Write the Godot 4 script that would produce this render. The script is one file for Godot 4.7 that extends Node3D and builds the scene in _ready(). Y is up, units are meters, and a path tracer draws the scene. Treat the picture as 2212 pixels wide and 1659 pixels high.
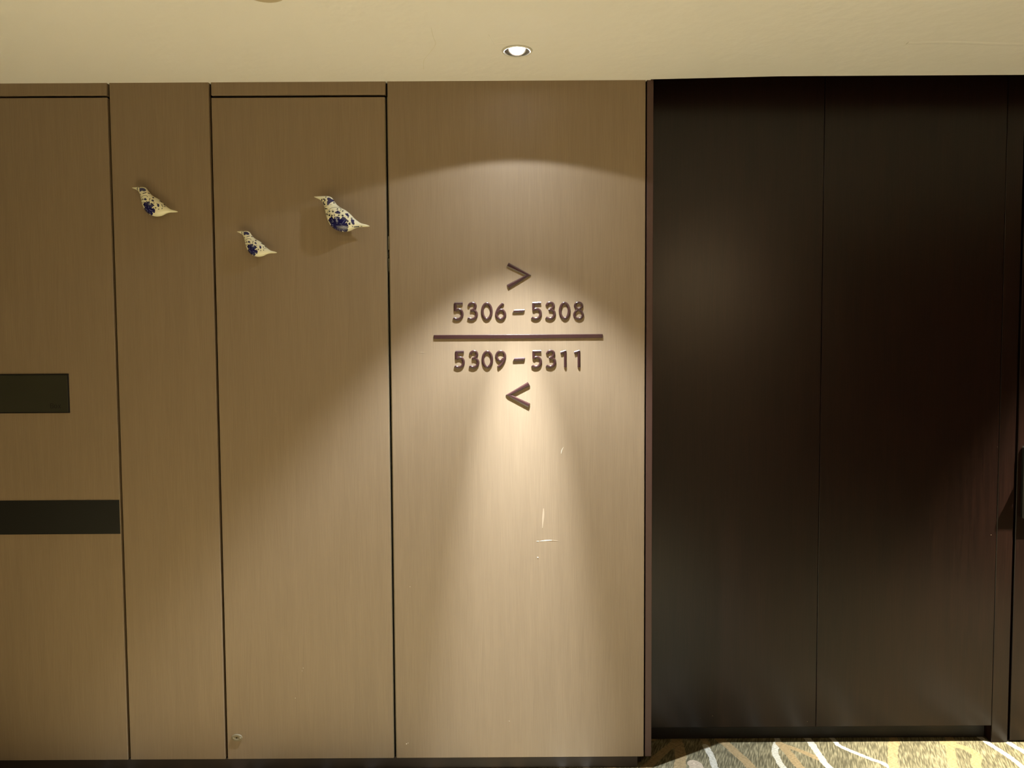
extends Node3D
# Corridor wall with a room direction sign, three porcelain birds, a downlight and a dark recess. Units are metres, y is up.

const CEIL := 2.355          # height of the ceiling
const RECESS := -0.16        # plane of the dark panels in the recess
const BACK := 3.35           # wall behind the camera
const SIDE := 3.2            # side walls at x = -SIDE and x = SIDE
const M_PER_CROP := 0.0015644 / 14.75

var M := {}
var taken := {}


func _ready() -> void:
	camera_and_air()
	make_materials()
	build_shell()
	build_facing_wall()
	build_recess()
	for l in lamp_spots():
		build_downlight(l)
	build_sign()
	build_birds()
	build_plaque()
	build_sprinkler()


# ---------------------------------------------------------------- camera, air, lamps

func camera_and_air() -> void:
	var cam := Camera3D.new()
	cam.name = "camera"
	cam.fov = rad_to_deg(2.0 * atan(829.5 / 1650.0))
	cam.near = 0.05
	cam.far = 50.0
	add_child(cam)
	cam.position = Vector3(0, 1.475, 2.59)
	cam.rotation_degrees = Vector3(-2.888, -0.06, -0.334)
	cam.current = true
	var env := Environment.new()
	env.background_mode = Environment.BG_COLOR
	env.background_color = Color.BLACK
	env.tonemap_mode = Environment.TONE_MAPPER_LINEAR
	env.tonemap_exposure = 1.0
	env.sdfgi_enabled = true
	env.ssao_enabled = true
	env.ssil_enabled = true
	var we := WorldEnvironment.new()
	we.name = "air"
	we.environment = env
	add_child(we)


# at: place on the ceiling; lean: tilt of the lamp face in degrees (towards +z); beams: [lean, half angle, softness, energy, colour]
func lamp_spots() -> Array:
	var white := Color(0.91, 0.955, 1.0)
	var warm := Color(1.0, 0.98, 0.895)
	var all := [
		{"at": Vector3(0.0235, CEIL, 0.258), "lean": 29.0, "label": "lit recessed downlight in the ceiling above the room number sign",
			"beams": [[32.0, 77.0, 0.05, 0.30, white], [32.0, 77.0, 0.60, 0.30, white], [27.0, 50.0, 0.26, 8.8, white], [-7.4, 10.0, 1.0, 21.0, white], [20.0, 30.0, 0.7, 34.0, white]]},
		{"at": Vector3(2.45, CEIL, 0.20), "lean": 0.0, "label": "recessed downlight over the dark door, beyond the right edge of the photo",
			"beams": [[4.0, 38.0, 0.6, 34.0, warm]]},
		{"at": Vector3(1.50, CEIL, BACK - 0.35), "lean": 0.0, "label": "recessed downlight by the wall behind the camera",
			"beams": [[20.0, 50.0, 0.4, 8.0, warm]]},
	]
	all.append({"at": Vector3(-1.15, CEIL, 1.15), "lean": 0.0, "label": "recessed downlight in the middle of the corridor ceiling, left of the camera",
		"beams": [[3.0, 30.0, 0.7, 52.0, warm]]})
	all.append({"at": Vector3(-0.1, CEIL, 2.35), "lean": 0.0, "label": "recessed downlight in the corridor ceiling above the camera",
		"beams": [[0.0, 36.0, 0.7, 48.0, warm]]})
	return all


# ---------------------------------------------------------------- materials

func stdm(called: String, c: Color, rough: float, spec := 0.5) -> StandardMaterial3D:
	var m := StandardMaterial3D.new()
	m.resource_name = called
	m.albedo_color = c
	m.roughness = rough
	m.metallic_specular = spec
	M[called] = m
	return m


func noise(freq: float, octaves: int, s: int) -> FastNoiseLite:
	var n := FastNoiseLite.new()
	n.noise_type = FastNoiseLite.TYPE_SIMPLEX_SMOOTH
	n.frequency = freq
	n.fractal_octaves = octaves
	n.seed = s
	return n


# Upright fine grain of a printed laminate: short streaks, tileable.
func grain_texture(w: int, h: int, lo: Color, hi: Color, s: int) -> ImageTexture:
	var fine := noise(0.35, 2, s)
	var broad := noise(0.03, 2, s + 1)
	var im := Image.create(w, h, false, Image.FORMAT_RGB8)
	for x in w:
		var bx := smoothstep(0.85, 1.0, float(x) / w)
		for y in h:
			var by := smoothstep(0.85, 1.0, float(y) / h)
			var v := 0.0
			for k in 2:
				var wx := (1.0 - bx) if k == 0 else bx
				if wx <= 0.0:
					continue
				var xx := x - k * w
				var a := fine.get_noise_2d(xx, y * 0.045) * 0.75 + broad.get_noise_2d(xx, y * 0.12) * 0.35
				if by > 0.0:
					var b := fine.get_noise_2d(xx, (y - h) * 0.045) * 0.75 + broad.get_noise_2d(xx, (y - h) * 0.12) * 0.35
					a = lerpf(a, b, by)
				v += a * wx
			im.set_pixel(x, y, lo.lerp(hi, clampf(0.5 + v * 0.8, 0, 1)))
	return ImageTexture.create_from_image(im)


func triplanar(m: StandardMaterial3D, sx: float, sy: float) -> void:
	m.uv1_triplanar = true
	m.uv1_world_triplanar = true
	m.uv1_triplanar_sharpness = 8.0
	m.uv1_scale = Vector3(1.0 / sx, 1.0 / sy, 1.0 / sx)


func make_materials() -> void:
	var lam := stdm("laminate", Color.WHITE, 0.5)
	lam.albedo_texture = grain_texture(768, 512, Color8(133, 113, 89), Color8(145, 124, 98), 3)
	triplanar(lam, 0.62, 1.3)
	var dark := stdm("wenge", Color.WHITE, 0.28, 0.45)
	dark.albedo_texture = grain_texture(384, 384, Color8(20, 10, 7), Color8(36, 20, 14), 11)
	triplanar(dark, 0.5, 1.4)
	stdm("trim_wood", Color8(74, 50, 42), 0.4)
	stdm("toe_kick", Color8(48, 36, 32), 0.6)
	stdm("toe_kick_dark", Color8(20, 15, 13), 0.6)
	stdm("gap_black", Color8(12, 8, 7), 0.9, 0.2)
	stdm("backing", Color8(40, 32, 26), 0.9)
	var ceil_m := stdm("ceiling_paint", Color8(238, 235, 232), 0.85, 0.3)
	var nt := NoiseTexture2D.new()
	nt.width = 512
	nt.height = 512
	nt.seamless = true
	nt.noise = noise(0.03, 4, 5)
	ceil_m.heightmap_enabled = true
	ceil_m.heightmap_texture = nt
	ceil_m.heightmap_scale = 0.12
	triplanar(ceil_m, 1.1, 1.1)
	stdm("bronze", Color8(58, 36, 33), 0.2, 0.6)
	stdm("plaque_black", Color8(50, 48, 36), 0.42)
	stdm("plaque_edge", Color8(10, 6, 5), 0.5)
	stdm("band_black", Color8(22, 20, 15), 0.5)
	stdm("seal", Color8(98, 88, 66), 0.5)
	var steel := stdm("steel", Color8(200, 195, 180), 0.25)
	steel.metallic = 1.0
	stdm("aged_metal", Color8(132, 120, 94), 0.5)
	stdm("scuff", Color8(214, 202, 184), 0.6)
	stdm("scuff_pale", Color8(166, 146, 120), 0.6)
	stdm("crack", Color8(226, 220, 206), 0.85)
	stdm("ring_white", Color8(222, 218, 208), 0.35)
	stdm("cup_grey", Color8(120, 112, 104), 0.35)
	var glow := stdm("lamp_glow", Color.WHITE, 0.3)
	glow.emission_enabled = true
	glow.emission = Color(1.0, 0.97, 0.93)
	glow.emission_energy_multiplier = 3.0
	stdm("cover_white", Color8(206, 190, 160), 0.6)
	var carpet := stdm("carpet", Color.WHITE, 0.95, 0.2)
	carpet.albedo_texture = carpet_texture()
	carpet.uv1_triplanar = true
	carpet.uv1_world_triplanar = true
	carpet.uv1_scale = Vector3.ONE / 1.6
	carpet.uv1_offset = Vector3(-0.4 / 1.6, 0, 0.5)
	var pile := NoiseTexture2D.new()
	pile.width = 512
	pile.height = 512
	pile.seamless = true
	pile.noise = noise(0.12, 3, 8)
	carpet.heightmap_enabled = true
	carpet.heightmap_texture = pile
	carpet.heightmap_scale = 0.4


# Woven carpet: grey-green ground of slanting strokes, meandering cream and tan bands. One tile is 1.6 m; x 0.4..2.0, z -0.8..0.8.
func carpet_texture() -> ImageTexture:
	var n := 1024
	var k := n / 1.6
	var im := Image.create(n, n, false, Image.FORMAT_RGB8)
	var st := noise(0.27, 2, 21)
	var br := noise(0.01, 2, 22)
	var g0 := Color8(80, 74, 56)
	var g1 := Color8(142, 132, 104)
	for y in n:
		var by := smoothstep(0.9, 1.0, float(y) / n)
		for x in n:
			var v := carpet_stroke(st, br, x, y)
			if by > 0.0:
				v = lerpf(v, carpet_stroke(st, br, x, y - n), by)
			var bx := smoothstep(0.94, 1.0, float(x) / n)
			if bx > 0.0:
				v = lerpf(v, carpet_stroke(st, br, x - n, y), bx)
			im.set_pixel(x, y, g0.lerp(g1, clampf(0.42 + v, 0, 1)))
	var cream := Color8(194, 188, 172)
	var tan := Color8(156, 134, 98)
	var pink := Color8(186, 168, 144)
	# each band: colour, half width in metres, points (x, z)
	var bands := [
		[tan, 0.016, [[0.43, 0.03], [0.463, -0.009], [0.547, -0.114], [0.609, -0.19], [0.64, -0.3], [0.60, -0.5]]],
		[tan, 0.02, [[0.609, -0.2], [0.605, -0.12], [0.593, -0.054], [0.56, 0.05], [0.50, 0.2], [0.47, 0.4]]],
		[tan, 0.013, [[0.70, -0.33], [0.71, -0.202], [0.715, -0.165], [0.709, -0.14]]],
		[pink, 0.024, [[0.635, -0.03], [0.64, -0.012], [0.63, 0.03], [0.60, 0.12], [0.60, 0.3]]],
		[cream, 0.0115, [[0.706, -0.15], [0.709, -0.07], [0.703, -0.001], [0.72, 0.1], [0.70, 0.3], [0.76, 0.55]]],
		[tan, 0.017, [[0.75, -0.36], [0.772, -0.194], [0.786, -0.162], [0.804, -0.099], [0.828, 0.001], [0.82, 0.2], [0.90, 0.5]]],
		[cream, 0.0115, [[1.02, -0.42], [0.985, -0.192], [0.973, -0.163], [0.946, -0.104], [0.94, -0.049], [0.941, 0.002], [0.98, 0.2], [0.95, 0.5]]],
		[tan, 0.0155, [[0.983, -0.16], [0.993, -0.091], [1.0, 0.003], [1.04, 0.2], [1.02, 0.5]]],
		[tan, 0.0115, [[0.985, -0.157], [1.042, -0.108], [1.089, -0.05]]],
		[cream, 0.0125, [[1.08, -0.6], [1.1, -0.19], [1.1, -0.155], [1.097, -0.059], [1.1, 0.004], [1.16, 0.3], [1.12, 0.6]]],
		[cream, 0.0095, [[1.17, -0.5], [1.193, -0.188], [1.194, -0.15], [1.224, -0.105], [1.266, -0.056], [1.312, 0.008], [1.36, 0.25], [1.30, 0.5]]],
		[tan, 0.0165, [[1.50, -0.5], [1.418, -0.186], [1.4, -0.154], [1.348, -0.055], [1.323, 0.007], [1.26, 0.2], [1.24, 0.5]]],
		[tan, 0.016, [[1.66, -0.4], [1.626, -0.183], [1.607, -0.151], [1.575, -0.089], [1.531, 0.009], [1.49, 0.2], [1.52, 0.5]]],
		[tan, 0.0165, [[1.59, -0.155], [1.645, -0.124], [1.657, -0.07], [1.612, 0.01], [1.62, 0.2], [1.68, 0.5]]],
		[cream, 0.011, [[1.72, -0.5], [1.747, -0.188], [1.752, -0.15], [1.77, 0.0], [1.74, 0.3]]],
		[cream, 0.012, [[1.80, -0.4], [1.829, -0.148], [1.842, -0.092], [1.86, 0.1], [1.84, 0.4]]],
		[tan, 0.016, [[1.92, -0.7], [1.93, -0.2], [1.95, 0.2], [1.92, 0.6]]],
		[tan, 0.018, [[0.45, -0.7], [0.48, -0.4], [0.52, -0.2]]],
		[cream, 0.012, [[0.82, -0.75], [0.86, -0.45], [0.84, -0.3]]],
		[tan, 0.015, [[1.25, -0.75], [1.30, -0.5], [1.36, -0.3]]],
	]
	var wob := noise(0.09, 2, 31)
	for b in bands:
		var c: Color = b[0]
		var pts := PackedVector2Array()
		for p in b[2]:
			pts.append(Vector2(p[0], p[1]))
		pts = smooth_path(pts, 8, false)
		for i in pts.size() - 1:
			var steps := int(ceil(pts[i].distance_to(pts[i + 1]) * k / 3.0))
			for s in steps:
				var p := pts[i].lerp(pts[i + 1], float(s) / steps)
				var cx := (p.x - 0.4) * k
				var cy := (p.y + 0.8) * k
				var r: float = (b[1] + 0.0022 * wob.get_noise_1d(cy + cx * 3.0)) * k
				for yy in range(int(cy - r), int(cy + r) + 1):
					for xx in range(int(cx - r), int(cx + r) + 1):
						if (xx - cx) * (xx - cx) + (yy - cy) * (yy - cy) < r * r:
							var px := posmod(xx, n)
							var py := posmod(yy, n)
							var t := 0.9 + 0.2 * st.get_noise_2d(xx * 0.4, yy * 2.0)
							im.set_pixel(px, py, Color(c.r * t, c.g * t, c.b * t))
	return ImageTexture.create_from_image(im)


func carpet_stroke(st: FastNoiseLite, br: FastNoiseLite, x: float, y: float) -> float:
	var a := x * 0.93 + y * 0.37        # across the strokes
	var b := -x * 0.37 + y * 0.93       # along them
	return st.get_noise_2d(a, b * 0.09) * 0.85 + br.get_noise_2d(x, y) * 0.3


# ---------------------------------------------------------------- mesh helpers

# Triangles as loose corners; closed shapes are turned the right way round (Godot's front faces run clockwise).
func mesh_of(tris: PackedVector3Array, smooth: bool, uvs := PackedVector2Array()) -> ArrayMesh:
	var st := SurfaceTool.new()
	st.begin(Mesh.PRIMITIVE_TRIANGLES)
	add_piece(st, tris, smooth, uvs)
	st.generate_normals()
	return st.commit()


func add_piece(st: SurfaceTool, tris: PackedVector3Array, smooth: bool, uvs := PackedVector2Array()) -> void:
	var c := Vector3.ZERO
	for v in tris:
		c += v
	c /= maxi(1, tris.size())
	var vol := 0.0
	for i in range(0, tris.size(), 3):
		vol += (tris[i] - c).dot((tris[i + 1] - c).cross(tris[i + 2] - c))
	st.set_smooth_group(0 if smooth else -1)
	for i in range(0, tris.size(), 3):
		for j in ([0, 1, 2] if vol < 0.0 else [0, 2, 1]):
			if uvs.size():
				st.set_uv(uvs[i + j])
			st.add_vertex(tris[i + j])


func quad(t: PackedVector3Array, a: Vector3, b: Vector3, c: Vector3, d: Vector3) -> void:
	t.append_array(PackedVector3Array([a, b, c, a, c, d]))


# A box from corner a to corner b with chamfered edges.
func box_tris(a: Vector3, b: Vector3, bevel: float) -> PackedVector3Array:
	var mid := (a + b) / 2.0
	var h := (b - a).abs() / 2.0
	var t := PackedVector3Array()
	var P := func(axis: int, s: Vector3) -> Vector3:
		var q := h - Vector3.ONE * bevel
		q[axis] = h[axis]
		return mid + q * s
	for axis in 3:
		var u := (axis + 1) % 3
		var w := (axis + 2) % 3
		for s in [-1.0, 1.0]:
			var k: Array[Vector3] = []
			for uv in [[-1.0, -1.0], [1.0, -1.0], [1.0, 1.0], [-1.0, 1.0]]:
				var sg := Vector3.ZERO
				sg[axis] = s
				sg[u] = uv[0]
				sg[w] = uv[1]
				k.append(P.call(axis, sg))
			quad(t, k[0], k[1], k[2], k[3])
		if bevel > 0.0:
			for s1 in [-1.0, 1.0]:
				for s2 in [-1.0, 1.0]:
					var lo := Vector3.ZERO
					lo[u] = s1
					lo[w] = s2
					var hi := lo
					lo[axis] = -1.0
					hi[axis] = 1.0
					quad(t, P.call(u, lo), P.call(u, hi), P.call(w, hi), P.call(w, lo))
	if bevel > 0.0:
		for x in [-1.0, 1.0]:
			for y in [-1.0, 1.0]:
				for z in [-1.0, 1.0]:
					var sg := Vector3(x, y, z)
					t.append_array(PackedVector3Array([P.call(0, sg), P.call(1, sg), P.call(2, sg)]))
	for i in range(0, t.size(), 3):
		var n := (t[i + 1] - t[i]).cross(t[i + 2] - t[i])
		if n.dot(t[i] - mid) > 0.0:
			var keep := t[i + 1]
			t[i + 1] = t[i + 2]
			t[i + 2] = keep
	return t


func put(called: String, mesh: Mesh, mat: String, parent: Node3D = self) -> MeshInstance3D:
	var o := MeshInstance3D.new()
	o.name = numbered(called) if parent == self else called
	o.mesh = mesh
	o.material_override = M[mat]
	parent.add_child(o, true)
	return o


func numbered(called: String) -> String:
	taken[called] = taken.get(called, -1) + 1
	return called if taken[called] == 0 else "%s_%03d" % [called, taken[called]]


func box(called: String, a: Vector3, b: Vector3, bevel: float, mat: String, parent: Node3D = self) -> MeshInstance3D:
	return put(called, mesh_of(box_tris(a, b, bevel), false), mat, parent)


func group_node(called: String, at: Vector3) -> Node3D:
	var o := Node3D.new()
	o.name = numbered(called)
	add_child(o)
	o.position = at
	return o


func tag(o: Node, label: String, category := "", group := "", kind := "") -> void:
	o.set_meta("label", label)
	if category:
		o.set_meta("category", category)
	if group:
		o.set_meta("group", group)
	if kind:
		o.set_meta("kind", kind)


func smooth_path(p: PackedVector2Array, per: int, closed: bool) -> PackedVector2Array:
	var n := p.size()
	var out := PackedVector2Array()
	for i in (n if closed else n - 1):
		var a := p[posmod(i - 1, n)] if closed or i > 0 else p[0] * 2.0 - p[1]
		var d := p[(i + 2) % n] if closed or i + 2 < n else p[n - 1] * 2.0 - p[n - 2]
		for k in per:
			out.append(p[i].cubic_interpolate(p[(i + 1) % n], a, d, float(k) / per))
	if not closed:
		out.append(p[n - 1])
	return out


# A stroke on the wall: profile (across -1..1, height 0..1) swept along a path in the xy plane, standing out in +z.
func stroke_tris(path: PackedVector2Array, half: PackedFloat32Array, height: float, profile: Array, closed: bool) -> PackedVector3Array:
	var n := path.size()
	var rows := []
	for i in n:
		var d0 := (path[i] - path[posmod(i - 1, n)]).normalized() if closed or i > 0 else Vector2.ZERO
		var d1 := (path[(i + 1) % n] - path[i]).normalized() if closed or i < n - 1 else Vector2.ZERO
		var dir := (d0 + d1).normalized()
		var nrm := Vector2(-dir.y, dir.x)
		var mitre := 1.0
		if d0 != Vector2.ZERO and d1 != Vector2.ZERO:
			mitre = minf(2.6, 1.0 / maxf(0.2, absf(nrm.dot(Vector2(-d0.y, d0.x)))))
		var row := PackedVector3Array()
		for q in profile:
			var s: Vector2 = path[i] + nrm * (q[0] * half[i] * mitre)
			row.append(Vector3(s.x, s.y, q[1] * height))
		rows.append(row)
	var t := PackedVector3Array()
	var m := profile.size()
	for i in (n if closed else n - 1):
		var a: PackedVector3Array = rows[i]
		var b: PackedVector3Array = rows[(i + 1) % n]
		for j in m:
			quad(t, a[j], b[j], b[(j + 1) % m], a[(j + 1) % m])
	if not closed:
		for j in range(1, m - 1):
			t.append_array(PackedVector3Array([rows[0][0], rows[0][j], rows[0][j + 1]]))
			t.append_array(PackedVector3Array([rows[n - 1][0], rows[n - 1][j + 1], rows[n - 1][j]]))
	return t


# A profile of (radius, height) turned about the y axis.
func lathe_tris(prof: Array, seg: int) -> PackedVector3Array:
	var t := PackedVector3Array()
	for i in prof.size() - 1:
		for k in seg:
			var a := TAU * k / seg
			var b := TAU * (k + 1) / seg
			var p0 := Vector3(prof[i][0] * cos(a), prof[i][1], prof[i][0] * sin(a))
			var p1 := Vector3(prof[i][0] * cos(b), prof[i][1], prof[i][0] * sin(b))
			var q0 := Vector3(prof[i + 1][0] * cos(a), prof[i + 1][1], prof[i + 1][0] * sin(a))
			var q1 := Vector3(prof[i + 1][0] * cos(b), prof[i + 1][1], prof[i + 1][0] * sin(b))
			if prof[i][0] > 0.0:
				t.append_array(PackedVector3Array([p0, p1, q1]))
			if prof[i + 1][0] > 0.0:
				t.append_array(PackedVector3Array([p0, q1, q0]))
	return t


func lathe(prof: Array, seg := 40, smooth := true) -> ArrayMesh:
	return mesh_of(lathe_tris(prof, seg), smooth)


# ---------------------------------------------------------------- shell

func build_shell() -> void:
	var f := box("floor", Vector3(-SIDE - 0.1, -0.12, -0.6), Vector3(SIDE + 0.1, 0.0, BACK + 0.1), 0.0, "carpet")
	tag(f, "patterned carpet with cream and tan bands", "", "", "structure")
	var c := CSGPolygon3D.new()
	c.name = "ceiling"
	c.polygon = PackedVector2Array([Vector2(-SIDE - 0.1, -0.02), Vector2(0.47, -0.02), Vector2(0.47, 0.006), Vector2(0.898, 0.029), Vector2(SIDE + 0.1, 0.031), Vector2(SIDE + 0.1, BACK + 0.1), Vector2(-SIDE - 0.1, BACK + 0.1)])
	c.mode = CSGPolygon3D.MODE_DEPTH
	c.depth = 0.09
	c.material = M["ceiling_paint"]
	c.rotation_degrees = Vector3(90, 0, 0)
	c.position = Vector3(0, CEIL, 0)
	for l in lamp_spots():
		var hole := CSGCylinder3D.new()
		hole.name = "lamp_hole"
		hole.operation = CSGShape3D.OPERATION_SUBTRACTION
		hole.radius = 0.0395
		hole.height = 0.4
		hole.sides = 40
		hole.material = M["ceiling_paint"]
		hole.position = Vector3(l.at.x, l.at.z, 0)
		hole.rotation_degrees = Vector3(90, 0, 0)
		c.add_child(hole, true)
	add_child(c)
	tag(c, "warm white painted ceiling", "", "", "structure")
	var wl := box("wall_left", Vector3(-SIDE - 0.1, -0.02, -0.5), Vector3(-SIDE, 2.75, BACK + 0.1), 0.0, "wenge")
	var wr := box("wall_right", Vector3(SIDE, -0.02, -0.5), Vector3(SIDE + 0.1, 2.75, BACK + 0.1), 0.0, "wenge")
	var wf := box("wall_front", Vector3(-SIDE, -0.02, BACK), Vector3(SIDE, 2.75, BACK + 0.1), 0.0, "wenge")
	box("panel", Vector3(0.75, 0.05, BACK - 0.012), Vector3(2.1, CEIL, BACK + 0.01), 0.001, "laminate", wf)
	tag(wl, "plain dark wall at the left end of the corridor", "", "", "structure")
	tag(wr, "plain dark wall at the right end of the corridor", "", "", "structure")
	tag(wf, "dark wall with a beige panel behind the camera", "", "", "structure")
	# slab that closes the space over the ceiling and the recess
	var up := box("ceiling_slab", Vector3(-SIDE - 0.1, 2.68, -0.6), Vector3(SIDE + 0.1, 2.78, BACK + 0.1), 0.0, "backing")
	tag(up, "dark slab above the hung ceiling", "", "", "structure")


# ---------------------------------------------------------------- facing wall

func build_facing_wall() -> void:
	var top := CEIL + 0.03
	var bot := 0.043
	var w := group_node("wall_back", Vector3.ZERO)
	tag(w, "wall of beige laminate panels with dark gaps", "", "", "structure")
	box("backing", Vector3(-SIDE, 0.0, -0.24), Vector3(0.452, 2.7, -0.045), 0.0, "backing", w)
	box("gap_liner", Vector3(-SIDE, bot + 0.004, -0.045), Vector3(0.457, top, -0.019), 0.0, "gap_black", w)
	box("toe_kick", Vector3(-SIDE, 0.0, -0.045), Vector3(0.4338, bot, -0.010), 0.001, "toe_kick", w)
	var e := 0.0012
	# fixed panels: [x0, x1, y0, y1]
	for p in [[-1.3317, -1.0018, bot, top], [-0.4065, 0.4536, bot, top], [-2.30, -1.3403, 2.3146, top], [-0.9932, -0.4135, 2.3125, top], [-SIDE, -2.307, bot, top]]:
		box("panel", Vector3(p[0], p[2], -0.02), Vector3(p[1], p[3], 0.0), e, "laminate", w)
	# scuffs and scratches on the panel with the sign
	scuff(w, [[0.0838, 0.8031], [0.0885, 0.8034], [0.0925, 0.8036]], 0.0011, "scuff")
	scuff(w, [[0.0955, 0.8037], [0.1100, 0.8052], [0.1250, 0.8064], [0.1362, 0.8066]], 0.0020, "scuff")
	scuff(w, [[0.1372, 0.8064], [0.1568, 0.8051]], 0.0006, "scuff_pale")
	scuff(w, [[0.1085, 0.9170], [0.1078, 0.8990], [0.1062, 0.8780], [0.1040, 0.8490]], 0.0034, "scuff_pale")
	scuff(w, [[0.1767, 1.1276], [0.1718, 1.1190], [0.1695, 1.1110], [0.1687, 1.1054]], 0.0010, "scuff")
	scuff(w, [[-0.3119, 1.4522], [-0.3020, 1.4530], [-0.2931, 1.4521]], 0.0008, "scuff_pale")
	for s in [[-0.3716, 0.0934, 0.0019], [-0.3660, 0.0965, 0.0012], [-0.0137, 0.1719, 0.0010], [0.088, 0.7470, 0.0024], [-0.352, 0.6480, 0.0011]]:
		speck(w, s[0], s[1], s[2])

	# door without a frame under the birds
	var d2 := group_node("door_2", Vector3(-0.9936, bot, 0.0))
	tag(d2, "flush beige laminate door carrying the two right-hand birds", "", "", "structure")
	box("leaf", Vector3(0.0, 0.0, -0.02), Vector3(0.5773, 2.3045 - bot, 0.0), e, "laminate", d2)
	box("edge_seal", Vector3(0.5773, 0.002, -0.02), Vector3(0.5793, 2.304 - bot, -0.0025), 0.0, "seal", d2)
	box("edge_seal", Vector3(0.5848, 0.002, -0.02), Vector3(0.5869, 2.304 - bot, -0.0025), 0.0, "seal", d2)
	for y in [1.800, 1.727]:
		box("latch", Vector3(0.5815, y - bot, -0.02), Vector3(0.5848, y - bot + 0.045, -0.006), 0.0006, "steel", d2)
	box("latch", Vector3(0.5798, 1.776 - bot, -0.02), Vector3(0.5816, 1.790 - bot, -0.006), 0.0004, "steel", d2)
	var cover := put("lock_cover", lathe([[0.0, 0.0], [0.019, 0.0], [0.0195, 0.004], [0.0175, 0.0068], [0.0045, 0.0074], [0.0038, 0.0035], [0.0, 0.0035]], 40), "aged_metal", d2)
	cover.rotation_degrees = Vector3(90, 0, 0)
	cover.position = Vector3(-0.9598 + 0.9936, 0.1203 - bot, -0.0005)
	cover.scale = Vector3(1.0, 0.6, 0.66)
	cover.set_meta("label", "small oval metal lock cover")
	var hole := put("keyhole", lathe([[0.0, 0.0], [0.0022, 0.0], [0.0022, 0.0012], [0.0, 0.0012]], 20, false), "gap_black", cover)
	hole.position = Vector3(0.0, 0.0064, -0.001)
	for sx in [-1.0, 1.0]:
		var sc := put("screw", lathe([[0.0, 0.0], [0.0028, 0.0], [0.0024, 0.0016], [0.0, 0.0019]], 20), "steel", cover)
		sc.position = Vector3(0.0115 * sx, 0.0066, 0.0)
	for s in [[-0.7251, 0.365, 0.0012], [-0.7545, 0.2588, 0.0013], [-0.729, 0.355, 0.0008]]:
		speck(d2, s[0] + 0.9936, s[1] - bot, s[2])

	# door at the left edge with a black band across
	var d1 := group_node("door_1", Vector3(-2.30, bot, 0.0))
	tag(d1, "flush beige laminate door at the left with a black band across", "", "", "structure")
	box("leaf", Vector3(0.0, 0.0, -0.02), Vector3(0.9597, 2.3075 - bot, 0.0), e, "laminate", d1)
	var band := box("push_band", Vector3(0.02, 0.8384 - bot, -0.001), Vector3(0.9581, 0.9552 - bot, 0.0022), 0.0006, "band_black", d1)
	band.set_meta("label", "black metal band across the door")

	var t := box("trim_1", Vector3(0.4585, bot, -0.15), Vector3(0.4803, top, -0.001), 0.0012, "trim_wood")
	tag(t, "dark brown wooden edge strip at the corner of the wall", "", "", "structure")


func scuff(parent: Node3D, pts: Array, half: float, mat: String) -> void:
	var p := PackedVector2Array()
	for q in pts:
		p.append(Vector2(q[0], q[1]))
	var path := smooth_path(p, 3, false)
	var h := PackedFloat32Array()
	for i in path.size():
		var u := float(i) / (path.size() - 1)
		h.append(half * (0.25 + 0.75 * sin(PI * clampf(u, 0.04, 0.96))))
	put("scratch", mesh_of(stroke_tris(path, h, 0.0004, [[-1, -0.5], [-1, 0.6], [0, 1], [1, 0.6], [1, -0.5]], false), false), mat, parent)


func speck(parent: Node3D, x: float, y: float, r: float) -> void:
	var o := put("speck", lathe([[0.0, -0.0003], [r, -0.0003], [r * 0.7, 0.0006], [0.0, 0.0009]], 9), "scuff", parent)
	o.rotation_degrees = Vector3(90, 0, 0)
	o.position = Vector3(x, y, 0.0)


# ---------------------------------------------------------------- dark recess and door on the right

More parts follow.
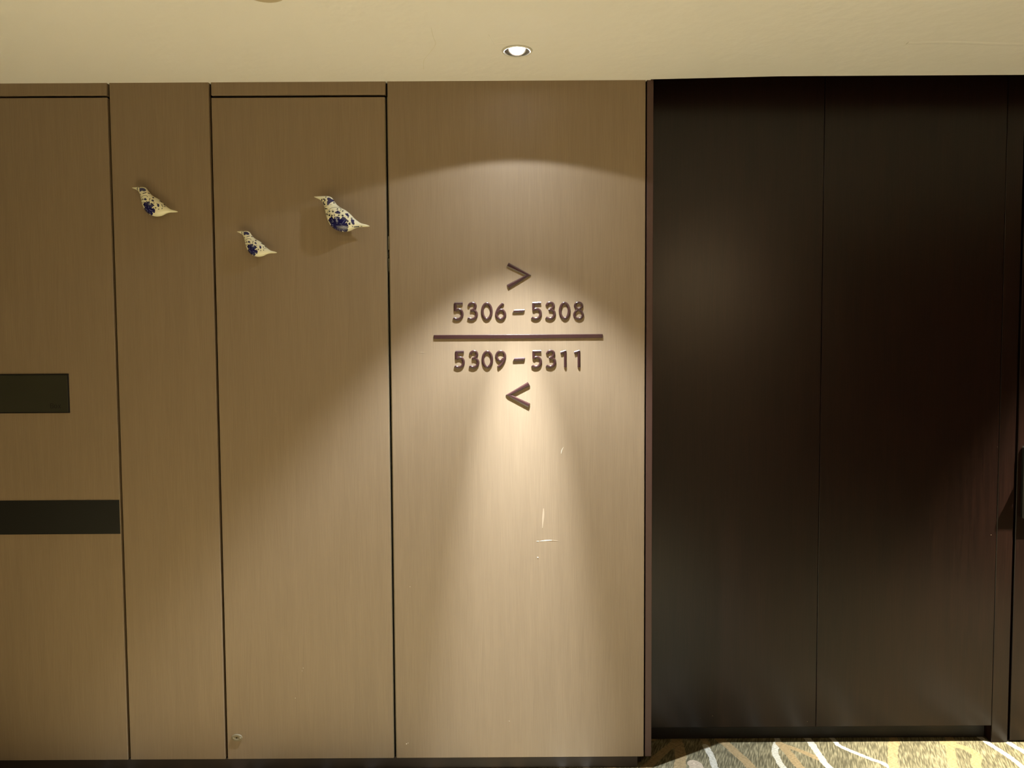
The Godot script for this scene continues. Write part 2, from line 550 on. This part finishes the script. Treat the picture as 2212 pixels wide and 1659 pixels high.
func build_recess() -> void:
	var w := group_node("wall_recess", Vector3.ZERO)
	tag(w, "recessed wall of tall dark wenge panels", "", "", "structure")
	box("backing", Vector3(0.452, 0.0, -0.5), Vector3(SIDE, 2.7, -0.205), 0.0, "gap_black", w)
	box("toe_kick", Vector3(0.452, 0.0, -0.205), Vector3(1.7635, 0.066, -0.2), 0.0, "toe_kick_dark", w)
	box("panel", Vector3(0.4785, 0.063, -0.203), Vector3(1.1160, 2.69, RECESS), 0.0014, "wenge", w)
	box("panel", Vector3(1.1175, 0.063, -0.203), Vector3(1.7650, 2.69, RECESS), 0.0014, "wenge", w)
	for s in [[0.735, 0.107, 0.0011], [0.690, 0.098, 0.0006], [1.085, 0.083, 0.0010], [1.760, 1.098, 0.0011], [1.7455, 0.775, 0.0012]]:
		var o := put("speck", lathe([[0.0, -0.0003], [s[2], -0.0003], [s[2] * 0.7, 0.0005], [0.0, 0.0007]], 9), "scuff_pale", w)
		o.rotation_degrees = Vector3(90, 0, 0)
		o.position = Vector3(s[0], s[1], RECESS)
	var chip := box("chip", Vector3(1.434, 0.048, -0.2), Vector3(1.438, 0.064, -0.1985), 0.0, "scuff_pale", w)
	chip.set_meta("label", "pale chip on the toe kick")
	var j := box("trim_2", Vector3(1.7660, 0.0, -0.203), Vector3(1.8250, 2.69, RECESS + 0.001), 0.0014, "wenge")
	tag(j, "dark wooden jamb beside the door at the right edge", "", "", "structure")
	var d := group_node("door_3", Vector3(1.8344, 0.006, RECESS))
	tag(d, "dark brown wooden door at the right edge", "", "", "structure")
	box("leaf", Vector3(0.0, 0.0, -0.042), Vector3(0.95, 2.25, 0.0), 0.0014, "wenge", d)
	var lock := box("lock_plate", Vector3(0.013, 0.832, -0.001), Vector3(0.082, 1.094, 0.018), 0.004, "band_black", d)
	lock.set_meta("label", "dark upright lock plate")
	var neck := put("handle", lathe([[0.0, 0.0], [0.011, 0.0], [0.011, 0.035], [0.0, 0.035]], 24), "steel", d)
	neck.rotation_degrees = Vector3(90, 0, 0)
	neck.position = Vector3(0.047, 1.05, 0.018)
	box("handle", Vector3(0.036, 1.040, 0.046), Vector3(0.170, 1.060, 0.060), 0.004, "steel", d)
	box("plate_rim", Vector3(0.022, 0.838, 0.018), Vector3(0.082, 0.8405, 0.0195), 0.0004, "steel", d)
	box("door_head", Vector3(0.0, 2.258, -0.042), Vector3(0.95, 2.684, 0.0), 0.0014, "wenge", d)
	var far := box("trim_3", Vector3(2.790, 0.0, -0.203), Vector3(SIDE, 2.69, RECESS), 0.0014, "wenge")
	tag(far, "dark wooden panel beyond the door at the right", "", "", "structure")


# ---------------------------------------------------------------- downlights

func build_downlight(l: Dictionary) -> void:
	var o := group_node("recessed_downlight", l.at)
	tag(o, l.label, "light", "recessed downlights in the corridor ceiling")
	put("trim_ring", lathe([[0.0385, 0.0], [0.0385, -0.003], [0.0405, -0.0042], [0.0445, -0.0034], [0.0462, 0.0], [0.0385, 0.0]], 56), "ring_white", o)
	put("reflector_cup", lathe([[0.0, 0.075], [0.026, 0.072], [0.0388, 0.001], [0.0394, 0.001], [0.0285, 0.076], [0.0, 0.079], [0.0, 0.075]], 48), "cup_grey", o)
	var lean := deg_to_rad(l.lean)
	var face := Vector3(0, -cos(lean), sin(lean))
	var bulb := Node3D.new()
	bulb.name = "bulb"
	o.add_child(bulb)
	bulb.rotation = Vector3(-lean, 0, 0)
	bulb.position = Vector3(0, 0.0064, 0)
	put("lens", lathe([[0.0, -0.004], [0.012, -0.0032], [0.021, -0.0010], [0.0245, 0.002], [0.0, 0.002], [0.0, -0.004]], 48), "lamp_glow", bulb)
	put("rim", lathe([[0.0245, 0.004], [0.0245, -0.0012], [0.0268, -0.0012], [0.0268, 0.004], [0.0245, 0.004]], 48, false), "cup_grey", bulb)
	put("housing", lathe([[0.0, 0.004], [0.0265, 0.004], [0.021, 0.026], [0.012, 0.042], [0.0, 0.042]], 40), "cup_grey", bulb)
	for b in l.beams:
		var s := SpotLight3D.new()
		s.name = "beam"
		var t := deg_to_rad(b[0])
		s.basis = Basis.looking_at(Vector3(0, -cos(t), sin(t)), Vector3.RIGHT)
		s.position = bulb.position + face * 0.003     # inside the glowing lens
		s.spot_angle = b[1]
		s.spot_angle_attenuation = b[2]
		s.light_energy = b[3]
		s.light_color = b[4]
		s.light_size = 0.010
		s.spot_range = 12.0
		s.spot_attenuation = 2.0
		s.shadow_enabled = true
		o.add_child(s, true)


# ---------------------------------------------------------------- sign

const ROUND := [[-1.0, -0.1], [-1.0, 0.42], [-0.86, 0.72], [-0.55, 0.93], [0.0, 1.0], [0.55, 0.93], [0.86, 0.72], [1.0, 0.42], [1.0, -0.1]]
const CHAMFER := [[-1.0, -0.1], [-1.0, 0.55], [-0.45, 1.0], [0.45, 1.0], [1.0, 0.55], [1.0, -0.1]]

# Strokes of each figure about its middle: [closed, smooth, half width, points], y down, in units of M_PER_CROP.
func figure(ch: String) -> Array:
	match ch:
		"5":
			return [[false, false, 46.0, [[-128, -240], [0, -243], [138, -246]]],
				[false, false, 44.0, [[-100, -255], [-100, -140], [-98, -15]]],
				[false, true, 45.0, [[-98, -22], [-40, -58], [40, -52], [100, -5], [122, 75], [104, 165], [44, 228], [-40, 248], [-105, 236], [-158, 205]]]]
		"3":
			return [[false, true, 44.0, [[-118, -168], [-84, -232], [-10, -258], [66, -236], [94, -170], [66, -92], [0, -42], [-58, -22]]],
				[false, true, 45.0, [[-30, -36], [50, -24], [112, 30], [126, 110], [96, 190], [20, 240], [-68, 244], [-148, 208]]]]
		"0":
			var p := []
			for k in 16:
				var a := TAU * k / 16.0
				p.append([142.0 * cos(a), 244.0 * sin(a)])
			return [[true, true, 45.0, p]]
		"6":
			return [[false, true, 44.0, [[92, -244], [0, -170], [-76, -70], [-122, 40], [-128, 130], [-86, 215], [0, 250], [86, 222], [138, 130], [122, 34], [52, -34], [-34, -26], [-98, 44]]]]
		"9":
			return [[false, true, 44.0, [[-92, 250], [0, 180], [76, 76], [122, -40], [128, -130], [86, -215], [0, -250], [-86, -222], [-138, -130], [-122, -34], [-52, 34], [34, 26], [98, -44]]]]
		"8":
			return [[true, true, 38.0, [[0, -258], [-84, -228], [-112, -158], [-76, -84], [0, -36], [86, 26], [132, 112], [112, 196], [50, 246], [-30, 250], [-108, 210], [-136, 118], [-92, 24], [0, -40], [80, -94], [110, -160], [84, -228]]]]
		"1":
			return [[false, false, 47.0, [[-146, -196], [-60, -222], [26, -248]]], [false, false, 42.0, [[0, -262], [0, 0], [2, 262]]]]
	return []


func build_sign() -> void:
	var o := group_node("room_number_sign", Vector3.ZERO)
	tag(o, "raised bronze brown direction sign with room numbers 5306–5308 and 5309–5311", "sign")
	var rows := [
		[1.5905, [["5", 990.3], ["3", 1020.8], ["0", 1051.7], ["6", 1081.2], ["-", 1120.3], ["5", 1159.2], ["3", 1189.0], ["0", 1219.5], ["8", 1249.7]]],
		[1.4279, [["5", 992.0], ["3", 1023.2], ["0", 1052.0], ["9", 1081.2], ["-", 1120.4], ["5", 1159.2], ["3", 1189.7], ["1", 1220.6], ["1", 1250.1]]],
	]
	for r in rows:
		for c in r[1]:
			var cx: float = -0.1773 + (c[1] - 990.0) * 0.0015644
			var st := SurfaceTool.new()
			st.begin(Mesh.PRIMITIVE_TRIANGLES)
			if c[0] == "-":
				var t := stroke_tris(PackedVector2Array([Vector2(-0.0175, -0.0005), Vector2(0.0175, 0.0005)]), PackedFloat32Array([0.0058, 0.0058]), 0.0038, CHAMFER, false)
				for i in t.size():
					t[i].x += t[i].y * 0.55      # slanting ends
				add_piece(st, t, false)
			else:
				for s in figure(c[0]):
					var p := PackedVector2Array()
					for q in s[3]:
						p.append(Vector2(q[0], -q[1]) * M_PER_CROP)
					var path := smooth_path(p, 6, s[0]) if s[1] else p
					var h := PackedFloat32Array()
					for i in path.size():
						h.append(s[2] * M_PER_CROP)
					add_piece(st, stroke_tris(path, h, 0.0040 if s[1] else 0.0038, ROUND if s[1] else CHAMFER, s[0]), s[1])
			st.generate_normals()
			var g := put("dash" if c[0] == "-" else "numeral", st.commit(), "bronze", o)
			g.position = Vector3(cx, r[0], 0.0)
	var b := box("rule", Vector3(-0.2610, 1.4987, -0.001), Vector3(0.3108, 1.5118, 0.0032), 0.0011, "bronze", o)
	b.set_meta("label", "long thin line between the number rows")
	arrow(o, [[-0.0098, 1.7462], [0.0594, 1.7110], [-0.0090, 1.6722]], "arrow pointing right")
	arrow(o, [[0.0602, 1.3442], [-0.0088, 1.3072], [0.0602, 1.2712]], "arrow pointing left")


func arrow(o: Node3D, p: Array, label: String) -> void:
	var path := PackedVector2Array([Vector2(p[0][0], p[0][1]), Vector2(p[1][0], p[1][1]), Vector2(p[2][0], p[2][1])])
	var full := PackedVector2Array()
	var h := PackedFloat32Array()
	for i in 3:
		full.append(path[i])
		h.append([0.0078, 0.0046, 0.0078][i])
	var a := put("arrow", mesh_of(stroke_tris(full, h, 0.0040, CHAMFER, false), false), "bronze", o)
	a.set_meta("label", label)


# ---------------------------------------------------------------- birds

# Pairs of outline points (upper, lower) from beak to tail, in the bird's own picture units (0..1170 wide, y down).
const BIRD := [
	[508, 371, 508, 379], [560, 367, 548, 397], [640, 363, 606, 424], [735, 361, 662, 462], [815, 364, 694, 522], [880, 394, 718, 590], [932, 472, 732, 672],
	[985, 540, 750, 770], [1065, 603, 788, 878], [1165, 655, 866, 1004], [1262, 735, 985, 1078], [1338, 818, 1115, 1106], [1410, 878, 1245, 1086], [1475, 922, 1345, 1038],
	[1530, 940, 1440, 1010], [1590, 955, 1535, 1003], [1638, 974, 1615, 999], [1660, 986, 1657, 991],
]

func build_birds() -> void:
	var meshes := bird_mesh()
	var glaze := {}
	for kind in ["large", "small"]:
		var m := stdm("glaze_" + kind, Color.WHITE, 0.16, 0.5)
		m.albedo_texture = bird_texture(kind)
		m.clearcoat_enabled = true
		m.clearcoat = 0.5
		m.clearcoat_roughness = 0.05
	# beak tip in the photograph's wall, length from beak to tail
	var spots := [
		[Vector2(-0.6513, 1.9721), 0.1830, "large", "largest blue and white porcelain bird, highest on the flush door"],
		[Vector2(-1.2573, 2.0062), 0.1505, "small", "leftmost blue and white porcelain bird, alone on the narrow panel"],
		[Vector2(-0.9127, 1.8598), 0.1325, "small", "smallest blue and white porcelain bird, lowest of the three"],
	]
	for s in spots:
		var k: float = s[1] / 1152.0
		var b := put("porcelain_bird", meshes, "glaze_" + s[2])
		b.position = Vector3(s[0].x - 508.0 * k, s[0].y + 375.0 * k, 0.0)
		b.scale = Vector3.ONE * k * 1000.0
		tag(b, s[3], "bird figurine", "porcelain wall birds")


# One unit of the outline is a millimetre here; the copies are scaled to size.
func bird_mesh() -> ArrayMesh:
	var up := PackedVector2Array()
	var dn := PackedVector2Array()
	for q in BIRD:
		up.append(Vector2(q[0], -q[1]))
		dn.append(Vector2(q[2], -q[3]))
	up = smooth_path(up, 4, false)
	dn = smooth_path(dn, 4, false)
	var seg := 28
	var rows := []
	for i in up.size():
		var c := (up[i] + dn[i]) / 2.0
		var r := (up[i] - dn[i]) / 2.0
		var u := float(i) / (up.size() - 1)
		var deep := r.length() * lerpf(0.66, 0.5, smoothstep(0.7, 1.0, u))
		var row := PackedVector3Array()
		for k in seg:
			var a := TAU * k / seg
			row.append(Vector3(c.x + r.x * cos(a), c.y + r.y * cos(a), 138.0 + deep * sin(a)) * 0.001)
		rows.append(row)
	var t := PackedVector3Array()
	for i in rows.size() - 1:
		for k in seg:
			quad(t, rows[i][k], rows[i + 1][k], rows[i + 1][(k + 1) % seg], rows[i][(k + 1) % seg])
	for e in [0, rows.size() - 1]:
		for k in range(1, seg - 1):
			if e == 0:
				t.append_array(PackedVector3Array([rows[e][0], rows[e][k], rows[e][k + 1]]))
			else:
				t.append_array(PackedVector3Array([rows[e][0], rows[e][k + 1], rows[e][k]]))
	var uv := PackedVector2Array()
	for v in t:
		uv.append(Vector2((v.x * 1000.0 - 490.0) / 1190.0, (-v.y * 1000.0 - 345.0) / 780.0))
	return mesh_of(t, true, uv)


var canvas: Image
const CANVAS := 0.62      # canvas pixels to one outline unit

func dab(x: float, y: float, rx: float, ry: float, turn: float, c: Color) -> void:
	var cx := (x - 490.0) * CANVAS
	var cy := (y - 345.0) * CANVAS
	var a := rx * CANVAS
	var b := ry * CANVAS
	var r := maxf(a, b) + 1.0
	var ct := cos(turn)
	var sn := sin(turn)
	for py in range(maxi(0, int(cy - r)), mini(canvas.get_height(), int(cy + r) + 2)):
		for px in range(maxi(0, int(cx - r)), mini(canvas.get_width(), int(cx + r) + 2)):
			var dx := px - cx
			var dy := py - cy
			var u := (dx * ct + dy * sn) / a
			var v := (-dx * sn + dy * ct) / b
			var d := sqrt(u * u + v * v)
			var cover := clampf((1.0 - d) * minf(a, b) + 0.5, 0, 1)
			if cover > 0.0:
				canvas.set_pixel(px, py, canvas.get_pixel(px, py).lerp(c, cover))


# A curl: a thin tail that winds out of a round drop.
func curl(x: float, y: float, size: float, turn: float, c: Color) -> void:
	dab(x, y, size * 0.5, size * 0.42, turn, c)
	for k in 16:
		var a := turn + 2.6 * k / 15.0
		dab(x + cos(a) * size * 0.75 + cos(turn) * size * -0.35, y + sin(a) * size * 0.75 + sin(turn) * size * -0.35, size * 0.17 * (1.1 - k / 22.0), size * 0.17 * (1.1 - k / 22.0), 0, c)


func line(pts: Array, w: float, c: Color) -> void:
	var p := PackedVector2Array()
	for q in pts:
		p.append(Vector2(q[0], q[1]))
	for q in smooth_path(p, 24, false):
		dab(q.x, q.y, w, w, 0, c)


# A petal is a fan of brush strokes.
func petal(x: float, y: float, dir: float, length: float, wide: float, c: Color, pale: Color) -> void:
	dab(x + cos(dir) * length * 0.5, y + sin(dir) * length * 0.5, length * 0.52, wide, dir, c)
	for k in [-1.0, 0.0, 1.0]:
		var q: float = dir + k * 0.24
		dab(x + cos(q) * length * 0.86, y + sin(q) * length * 0.86, length * 0.16, wide * 0.34, q, c)
	dab(x + cos(dir + 0.2) * length * 0.55, y + sin(dir + 0.2) * length * 0.55, length * 0.26, wide * 0.10, dir, pale)


func bird_texture(kind: String) -> ImageTexture:
	canvas = Image.create(int(1190 * CANVAS), int(780 * CANVAS), false, Image.FORMAT_RGB8)
	canvas.fill(Color8(232, 226, 196))
	var navy := Color8(30, 28, 82)
	var ink := Color8(20, 18, 44)
	var pale := Color8(120, 124, 160)
	if kind == "large":
		# patch on the head
		for q in [[840, 440, 52, 34, 0.5], [880, 455, 50, 26, 0.3], [830, 500, 36, 44, 0.4], [812, 540, 20, 22, 0.2], [870, 480, 40, 24, -0.6], [915, 462, 20, 14, 0.4]]:
			dab(q[0], q[1], q[2], q[3], q[4], navy)
		dab(930, 510, 13, 14, 0, ink)
		curl(765, 392, 22, 2.6, ink)
		line([[672, 430], [668, 445], [676, 456]], 9, ink)
		line([[704, 432], [735, 436], [750, 462], [735, 470]], 11, ink)
		line([[708, 490], [718, 525], [738, 545]], 12, ink)
		# rings round the neck
		line([[730, 612], [770, 580], [830, 560], [890, 556]], 3, ink)
		line([[795, 740], [815, 690], [870, 636], [950, 608], [1030, 606], [1072, 630], [1078, 668], [1050, 700]], 3.5, ink)
		dab(760, 632, 26, 12, 0.2, ink)
		line([[780, 628], [808, 646]], 4, ink)
		dab(768, 740, 9, 22, 0.3, ink)
		# curls over the breast
		for q in [[850, 690, 30, 0.6], [925, 700, 34, 1.9], [900, 780, 34, 0.2], [845, 778, 34, 2.9], [800, 755, 24, 1.2], [955, 780, 24, 2.2], [1050, 778, 30, 0.4], [1126, 782, 36, 0.8], [1120, 692, 28, 3.0], [1170, 840, 28, 2.4], [1225, 895, 36, 0.3], [1262, 958, 36, 2.8], [1300, 830, 26, 0.7], [1236, 818, 20, 1.0], [1232, 1010, 18, 1.5], [1320, 1000, 18, 1.0], [1205, 1055, 26, 0.6], [1010, 640, 26, 0.3]]:
			curl(q[0], q[1], q[2], q[3], ink)
		# three-lobed leaves
		for q in [[1020, 725, 0.1, 1.0], [1210, 768, 0.7, 0.82], [1320, 908, 1.2, 1.1]]:
			var k: float = q[3]
			dab(q[0], q[1], 58 * k, 24 * k, q[2], navy)
			dab(q[0], q[1] - 16 * k, 28 * k, 30 * k, q[2], navy)
			dab(q[0] + 34 * k * cos(q[2]), q[1] + 34 * k * sin(q[2]), 26 * k, 22 * k, q[2], navy)
		# large flower on the belly
		for q in [[960, 985, -2.2, 190, 62], [1000, 985, -1.5, 175, 70], [1060, 985, -0.9, 190, 62], [1050, 1010, -0.15, 180, 44], [1040, 1040, 0.2, 170, 34], [960, 1000, 2.95, 130, 60], [980, 1020, 2.2, 110, 50], [1030, 1030, 1.2, 90, 46], [1090, 1040, 0.55, 110, 36]]:
			petal(q[0], q[1], q[2], q[3], q[4], navy, pale)
		dab(1000, 985, 60, 60, 0, navy)
		dab(1010, 880, 26, 40, 0.3, Color8(150, 152, 170))
		dab(985, 835, 12, 26, 0.2, Color8(176, 178, 180))
		dab(1040, 870, 24, 24, 0, navy)
		for q in [[905, 915, 15, 10], [905, 968, 14, 9], [1005, 940, 18, 8], [1085, 960, 30, 7], [1120, 1000, 46, 6], [1100, 1028, 40, 5]]:
			dab(q[0], q[1], q[2], q[3], 0.2, pale)
		line([[1345, 1012], [1400, 1002], [1440, 996]], 8, ink)
		line([[1475, 992], [1505, 990]], 5, ink)
	else:
		for q in [[790, 425, 82, 40, 0.15], [830, 440, 60, 36, 0.4], [760, 452, 46, 28, -0.5]]:
			dab(q[0], q[1], q[2], q[3], q[4], navy)
		line([[664, 378], [652, 404], [664, 436]], 9, ink)
		dab(704, 368, 20, 9, 0.7, ink)
		line([[820, 540], [860, 526], [896, 508]], 9, ink)
		dab(948, 524, 26, 10, 0.5, ink)
		dab(742, 552, 16, 10, 0.3, ink)
		line([[770, 650], [800, 610], [860, 590], [920, 596], [944, 628]], 4, ink)
		for q in [[890, 690, 0.2, 0.9], [1080, 725, 0.5, 0.8], [1216, 842, 1.4, 0.95]]:
			var k: float = q[3]
			dab(q[0], q[1], 46 * k, 24 * k, q[2], navy)
			dab(q[0] - 4, q[1] - 12 * k, 26 * k, 26 * k, q[2], navy)
		for q in [[822, 690, 30, 2.0], [770, 690, 24, 0.4], [1004, 668, 22, 0.8], [1002, 708, 24, 2.4], [1000, 750, 26, 0.3], [928, 748, 22, 1.6], [850, 760, 20, 0.4], [800, 770, 22, 1.1], [1050, 805, 26, 0.7], [1116, 848, 30, 1.9], [1118, 782, 20, 0.3], [1160, 912, 28, 2.6], [1190, 795, 18, 1.0], [1110, 915, 24, 0.5], [1126, 955, 20, 1.2], [1226, 935, 20, 0.3], [1110, 1012, 24, 0.5], [1060, 1040, 20, 1.9], [760, 770, 18, 0.2]]:
			curl(q[0], q[1], q[2], q[3], ink)
		for q in [[960, 900, -2.3, 160, 56], [960, 900, -1.5, 150, 50], [980, 910, -0.7, 150, 50], [960, 920, 2.9, 130, 54], [960, 940, 2.1, 140, 52], [980, 950, 1.2, 130, 46], [990, 940, 0.35, 150, 48]]:
			petal(q[0], q[1], q[2], q[3], q[4], navy, pale)
		dab(965, 925, 66, 66, 0, navy)
		dab(1020, 820, 30, 26, 0.3, Color8(140, 144, 162))
		for q in [[900, 870, 28, 7, 1.2], [930, 960, 34, 6, 0.9], [1010, 960, 30, 7, 0.5], [985, 890, 26, 6, 1.9], [900, 940, 24, 5, 2.4]]:
			dab(q[0], q[1], q[2], q[3], q[4], pale)
		for q in [[1290, 830, 18, 9, 0.8], [1310, 870, 14, 8, 0.3], [1350, 860, 18, 7, 1.2], [1300, 920, 10, 16, 0.4], [1070, 640, 26, 13, 0.6], [1260, 735, 34, 11, 0.7], [1330, 805, 26, 13, 0.8], [1390, 850, 26, 8, 0.9], [1230, 720, 18, 9, 0.4]]:
			dab(q[0], q[1], q[2], q[3], q[4], ink)
	return ImageTexture.create_from_image(canvas)


# ---------------------------------------------------------------- plaque and sprinkler cover

func build_plaque() -> void:
	var o := group_node("name_plaque", Vector3(-1.83, 1.3213, 0.0))
	tag(o, "black rectangular plaque on the left door above the black band", "sign")
	box("frame", Vector3(-0.3305, -0.0665, -0.001), Vector3(0.3305, 0.0665, 0.003), 0.0006, "plaque_edge", o)
	box("face", Vector3(-0.3265, -0.0625, 0.002), Vector3(0.3265, 0.0625, 0.0042), 0.0005, "plaque_black", o)
	var font := SystemFont.new()
	font.font_names = PackedStringArray(["Droid Sans"])
	var tm := TextMesh.new()
	tm.font = font
	tm.text = "Box"
	tm.font_size = 26
	tm.pixel_size = 0.0009
	tm.depth = 0.0004
	tm.horizontal_alignment = HORIZONTAL_ALIGNMENT_RIGHT
	tm.vertical_alignment = VERTICAL_ALIGNMENT_BOTTOM
	var t := put("lettering", tm, "plaque_edge", o)
	t.position = Vector3(0.3035, -0.0565, 0.0043)


func build_sprinkler() -> void:
	var o := group_node("sprinkler_cover", Vector3(-0.61, CEIL, 0.640))
	tag(o, "round beige cover plate on the ceiling at the top edge", "sprinkler")
	put("plate", lathe([[0.0, 0.0], [0.040, 0.0], [0.041, -0.003], [0.038, -0.0055], [0.0, -0.0065]], 48), "cover_white", o)
	put("collar", lathe([[0.0, 0.001], [0.050, 0.001], [0.0505, -0.0012], [0.043, -0.0022], [0.0, -0.0022]], 48), "cover_white", o)
	# hairline crack, trowel marks by the lamp and a joint ridge in the ceiling paint
	var holder := group_node("trim_4", Vector3(0, CEIL, 0))
	tag(holder, "hairline crack and trowel marks in the ceiling paint", "", "", "structure")
	ceiling_mark(holder, "crack", [[-0.2163, 0.428], [-0.2163, 0.3644], [-0.215, 0.3108], [-0.2358, 0.2547], [-0.2627, 0.1882], [-0.2732, 0.1093]], 0.0005, 0.0003, "crack")
	ceiling_mark(holder, "trowel_mark", [[-0.0588, 0.3786], [-0.052, 0.345], [-0.0434, 0.3049]], 0.0012, 0.0007, "ceiling_paint")
	ceiling_mark(holder, "trowel_mark", [[-0.0434, 0.3049], [-0.01, 0.316], [0.03, 0.322], [0.0809, 0.3204]], 0.0010, 0.0005, "ceiling_paint")
	ceiling_mark(holder, "trowel_mark", [[-0.05, 0.352], [-0.01, 0.365], [0.03, 0.368]], 0.0010, 0.0004, "ceiling_paint")
	ceiling_mark(holder, "joint_ridge", [[1.1686, 0.3021], [1.3036, 0.3037], [1.5261, 0.286], [2.2, 0.26]], 0.011, 0.0016, "ceiling_paint")


func ceiling_mark(holder: Node3D, called: String, pts: Array, half: float, proud: float, mat: String) -> void:
	var p := PackedVector2Array()
	for q in pts:
		p.append(Vector2(q[0], q[1]))
	var path := smooth_path(p, 4, false)
	var h := PackedFloat32Array()
	for i in path.size():
		h.append(half)
	var t := stroke_tris(path, h, proud, [[-1, -0.3], [-1, 0.1], [-0.4, 0.9], [0.4, 0.9], [1, 0.1], [1, -0.3]], false)
	for i in t.size():
		t[i] = Vector3(t[i].x, -t[i].z, t[i].y)      # from the wall's plane to the ceiling's, standing out downwards
	put(called, mesh_of(t, false), mat, holder)
